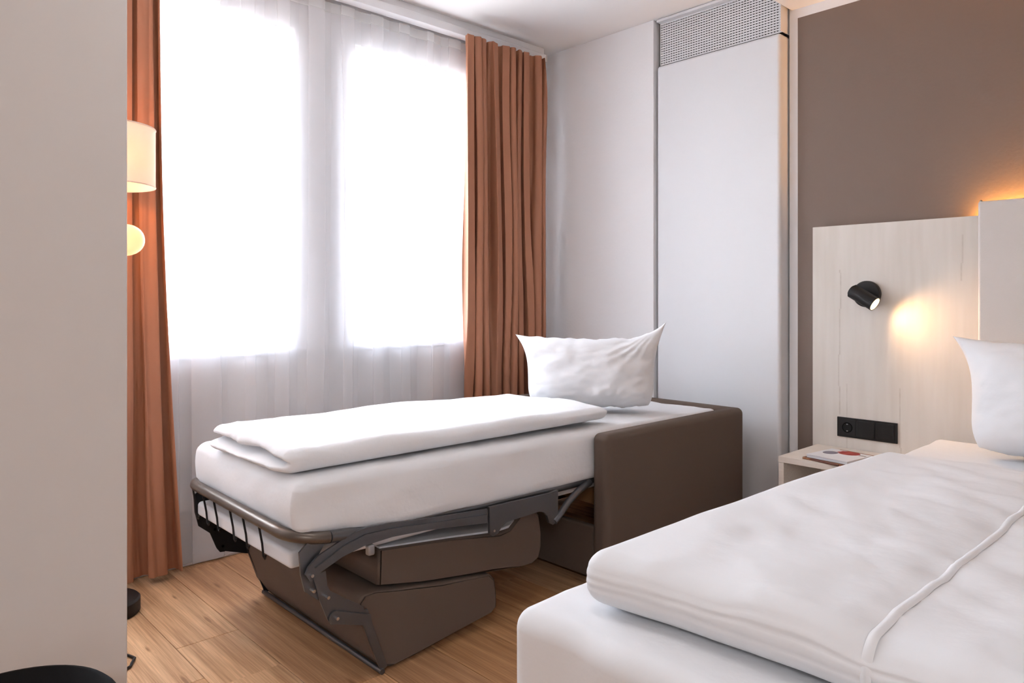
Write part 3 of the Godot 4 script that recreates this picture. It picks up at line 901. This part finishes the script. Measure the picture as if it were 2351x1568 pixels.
func ring(at: Vector3, r: float, cnt: int) -> Array:
	var p := []
	for k in cnt + 1: p.append(at + Vector3(cos(TAU * k / cnt) * r, sin(TAU * k / cnt) * r, 0))
	return p

func glow(key: String, c: Color, e: float) -> StandardMaterial3D:
	var m := mat(key, c, 0.5)
	m.emission_enabled = true
	m.emission = c
	m.emission_energy_multiplier = e
	return m

func booklet_print() -> ImageTexture:
	var im := Image.create(192, 192, false, Image.FORMAT_RGB8)
	im.fill(Color(0.93, 0.93, 0.94))
	for y in 192:
		for x in 192:
			var a := Vector2((x - 46) / 30.0, (y - 82) / 34.0)
			if a.length() < 1.0: im.set_pixel(x, y, Color(0.47, 0.46, 0.52))
			var r := Vector2((x - 104) / 46.0, (y - 34) / 40.0)
			if r.length() < 1.0 and x > 62: im.set_pixel(x, y, Color(0.62, 0.17, 0.14) if x < 88 or x > 110 else Color(0.70, 0.28, 0.24))
			var r2 := Vector2((x - 64) / 12.0, (y - 30) / 22.0)
			if r2.length() < 1.0 and r.length() >= 1.0: im.set_pixel(x, y, Color(0.78, 0.45, 0.40))
	for k in 4:
		im.fill_rect(Rect2i(154 + k * 8, 32, 5, 16), Color(0.30, 0.28, 0.26))
	return ImageTexture.create_from_image(im)

func fill_lamps() -> void:  # unseen lamps added as fill light for the front of the room
	for k in 2:
		var cl := thing("fill_lamp", ["added round white fill lamp behind the viewer, outside the picture", "added round white fill lamp between the two beds, above the picture"][k], "lamp", [Vector3(1.5, 2.357, 1.4), Vector3(-1.1, 2.357, -0.8)][k], "added fill lamps")
		obj("lamp_body", MB.new().lathe(Vector3.ZERO, [Vector2(0, 0), Vector2(0.27, 0), Vector2(0.28, -0.01), Vector2(0.28, -0.045), Vector2(0.262, -0.05)], 48), M.white_frame, cl)
		obj("lamp_diffuser", MB.new().lathe(Vector3.ZERO, [Vector2(0.262, -0.044), Vector2(0, -0.044)], 48), glow("diffuser_glow", Color(0.98, 0.99, 1.0), 3.0), cl)
		var al := AreaLight3D.new()
		al.name = "fill_light"
		al.area_size = Vector2(0.46, 0.46)
		al.light_color = Color(0.98, 0.99, 1.0)
		al.light_energy = [3.9, 0.2][k]
		al.shadow_enabled = true
		al.position = Vector3(0, -0.056, 0)
		al.rotation_degrees = Vector3(-90, 0, 0)
		cl.add_child(al)

# ---------------------------------------------------------------- lamp corner and stool
func left_corner() -> void:
	var lp := thing("floor_lamp", "floor lamp with linen drum shade and small reading light", "lamp", Vector3(-2.712, 0, -0.672))
	obj("base_plate", MB.new().lathe(Vector3.ZERO, [Vector2(0, 0), Vector2(0.102, 0), Vector2(0.106, 0.004), Vector2(0.106, 0.044), Vector2(0.100, 0.050), Vector2(0, 0.052)], 48), M.matt_black, lp)
	obj("pole", MB.new().tube([Vector3(0, 0.03, 0), Vector3(0, 1.62, 0)], 0.011, 16), M.matt_black, lp)
	obj("drum_shade", MB.new().lathe(Vector3.ZERO, [Vector2(0.152, 1.436), Vector2(0.152, 1.636)], 64, true), M.lamp_linen, lp)
	obj("shade_hoop", MB.new().tube(hoop(1.438, 0.152, 64), 0.0022, 6, false), M.lamp_linen, lp)
	obj("shade_hoop", MB.new().tube(hoop(1.634, 0.152, 64), 0.0022, 6, false), M.lamp_linen, lp)
	obj("shade_spider", MB.new().tube([Vector3(-0.151, 1.62, 0), Vector3(0.151, 1.62, 0)], 0.003, 6), M.matt_black, lp)
	var bulb_prof := []
	for k in 13:
		var a := PI * k / 12
		bulb_prof.append(Vector2(0.032 * sin(a), 1.53 - 0.042 * cos(a)))
	obj("lamp_bulb", MB.new().lathe(Vector3(0.06, 0, 0), bulb_prof, 20, true), glow("bulb_warm", Color(1.0, 0.72, 0.40), 5.0), lp)
	obj("bulb_holder", MB.new().tube([Vector3(0, 1.47, 0), Vector3(0.06, 1.47, 0), Vector3(0.06, 1.495, 0)], 0.008, 8), M.matt_black, lp)
	var om := OmniLight3D.new()
	om.name = "bulb_light"
	om.light_color = Color(1.0, 0.65, 0.38)
	om.light_energy = 0.075
	om.light_size = 0.03
	om.omni_range = 10.0
	om.omni_attenuation = 2.0
	om.shadow_enabled = true
	om.position = Vector3(0.06, 1.53, 0)
	lp.add_child(om)
	# small reading head on an arm
	obj("reading_arm", MB.new().tube([Vector3(0, 1.20, 0), Vector3(0.04, 1.225, 0.0), Vector3(0.075, 1.250, -0.03)], 0.006, 10), M.matt_black, lp)
	var head := []
	for k in 17:
		var a := PI * k / 16
		head.append(Vector2(0.062 * pow(sin(a), 0.8), -0.050 * cos(a)))
	var hd := obj("reading_lamp_globe", MB.new().lathe(Vector3.ZERO, head, 32, true), glow("globe_warm", Color(1.0, 0.80, 0.56), 0.85), lp)
	hd.position = Vector3(0.085, 1.252, -0.035)
	hd.rotation_degrees = Vector3(0, 0, 14)
	var o2 := OmniLight3D.new()
	o2.name = "reading_light"
	o2.light_color = Color(1.0, 0.70, 0.40)
	o2.light_energy = 0.03
	o2.light_size = 0.04
	o2.omni_range = 8.0
	o2.omni_attenuation = 2.0
	o2.shadow_enabled = true
	o2.position = hd.position
	lp.add_child(o2)

	var cd := thing("power_cord", "black lamp cord looping on the floor at the partition edge", "cord", Vector3(-2.3, 0, -0.6))
	obj("cable", MB.new().tube([Vector3(-0.26, 0.006, 0.03), Vector3(-0.16, 0.005, 0.0), Vector3(-0.033, 0.005, -0.046), Vector3(-0.012, 0.006, -0.051), Vector3(-0.002, 0.006, -0.045), Vector3(0.012, 0.005, -0.036), Vector3(0.03, 0.005, -0.027), Vector3(0.08, 0.005, 0.06), Vector3(0.12, 0.005, 0.2)], 0.004, 8), M.matt_black, cd)

	var st := thing("stool", "round black stool cut off at the lower left corner", "stool", Vector3(-1.400, 0, -0.200))
	obj("seat", MB.new().lathe(Vector3.ZERO, [Vector2(0, 0.365), Vector2(0.150, 0.365), Vector2(0.161, 0.370), Vector2(0.165, 0.380), Vector2(0.163, 0.391), Vector2(0.155, 0.399), Vector2(0.143, 0.402), Vector2(0, 0.403)], 56, true), M.gloss_black, st)
	for k in 3:
		var a := TAU * k / 3 + 0.4
		obj("leg", MB.new().tube([Vector3(cos(a) * 0.07, 0.366, sin(a) * 0.07), Vector3(cos(a) * 0.125, 0.0, sin(a) * 0.125)], 0.010, 12), M.matt_black, st)
	obj("footring", MB.new().tube(hoop(0.12, 0.107, 40), 0.006, 8, false), M.matt_black, st)

func hoop(y: float, r: float, cnt: int) -> Array:
	var p := []
	for k in cnt + 1: p.append(Vector3(cos(TAU * k / cnt) * r, y, sin(TAU * k / cnt) * r))
	return p
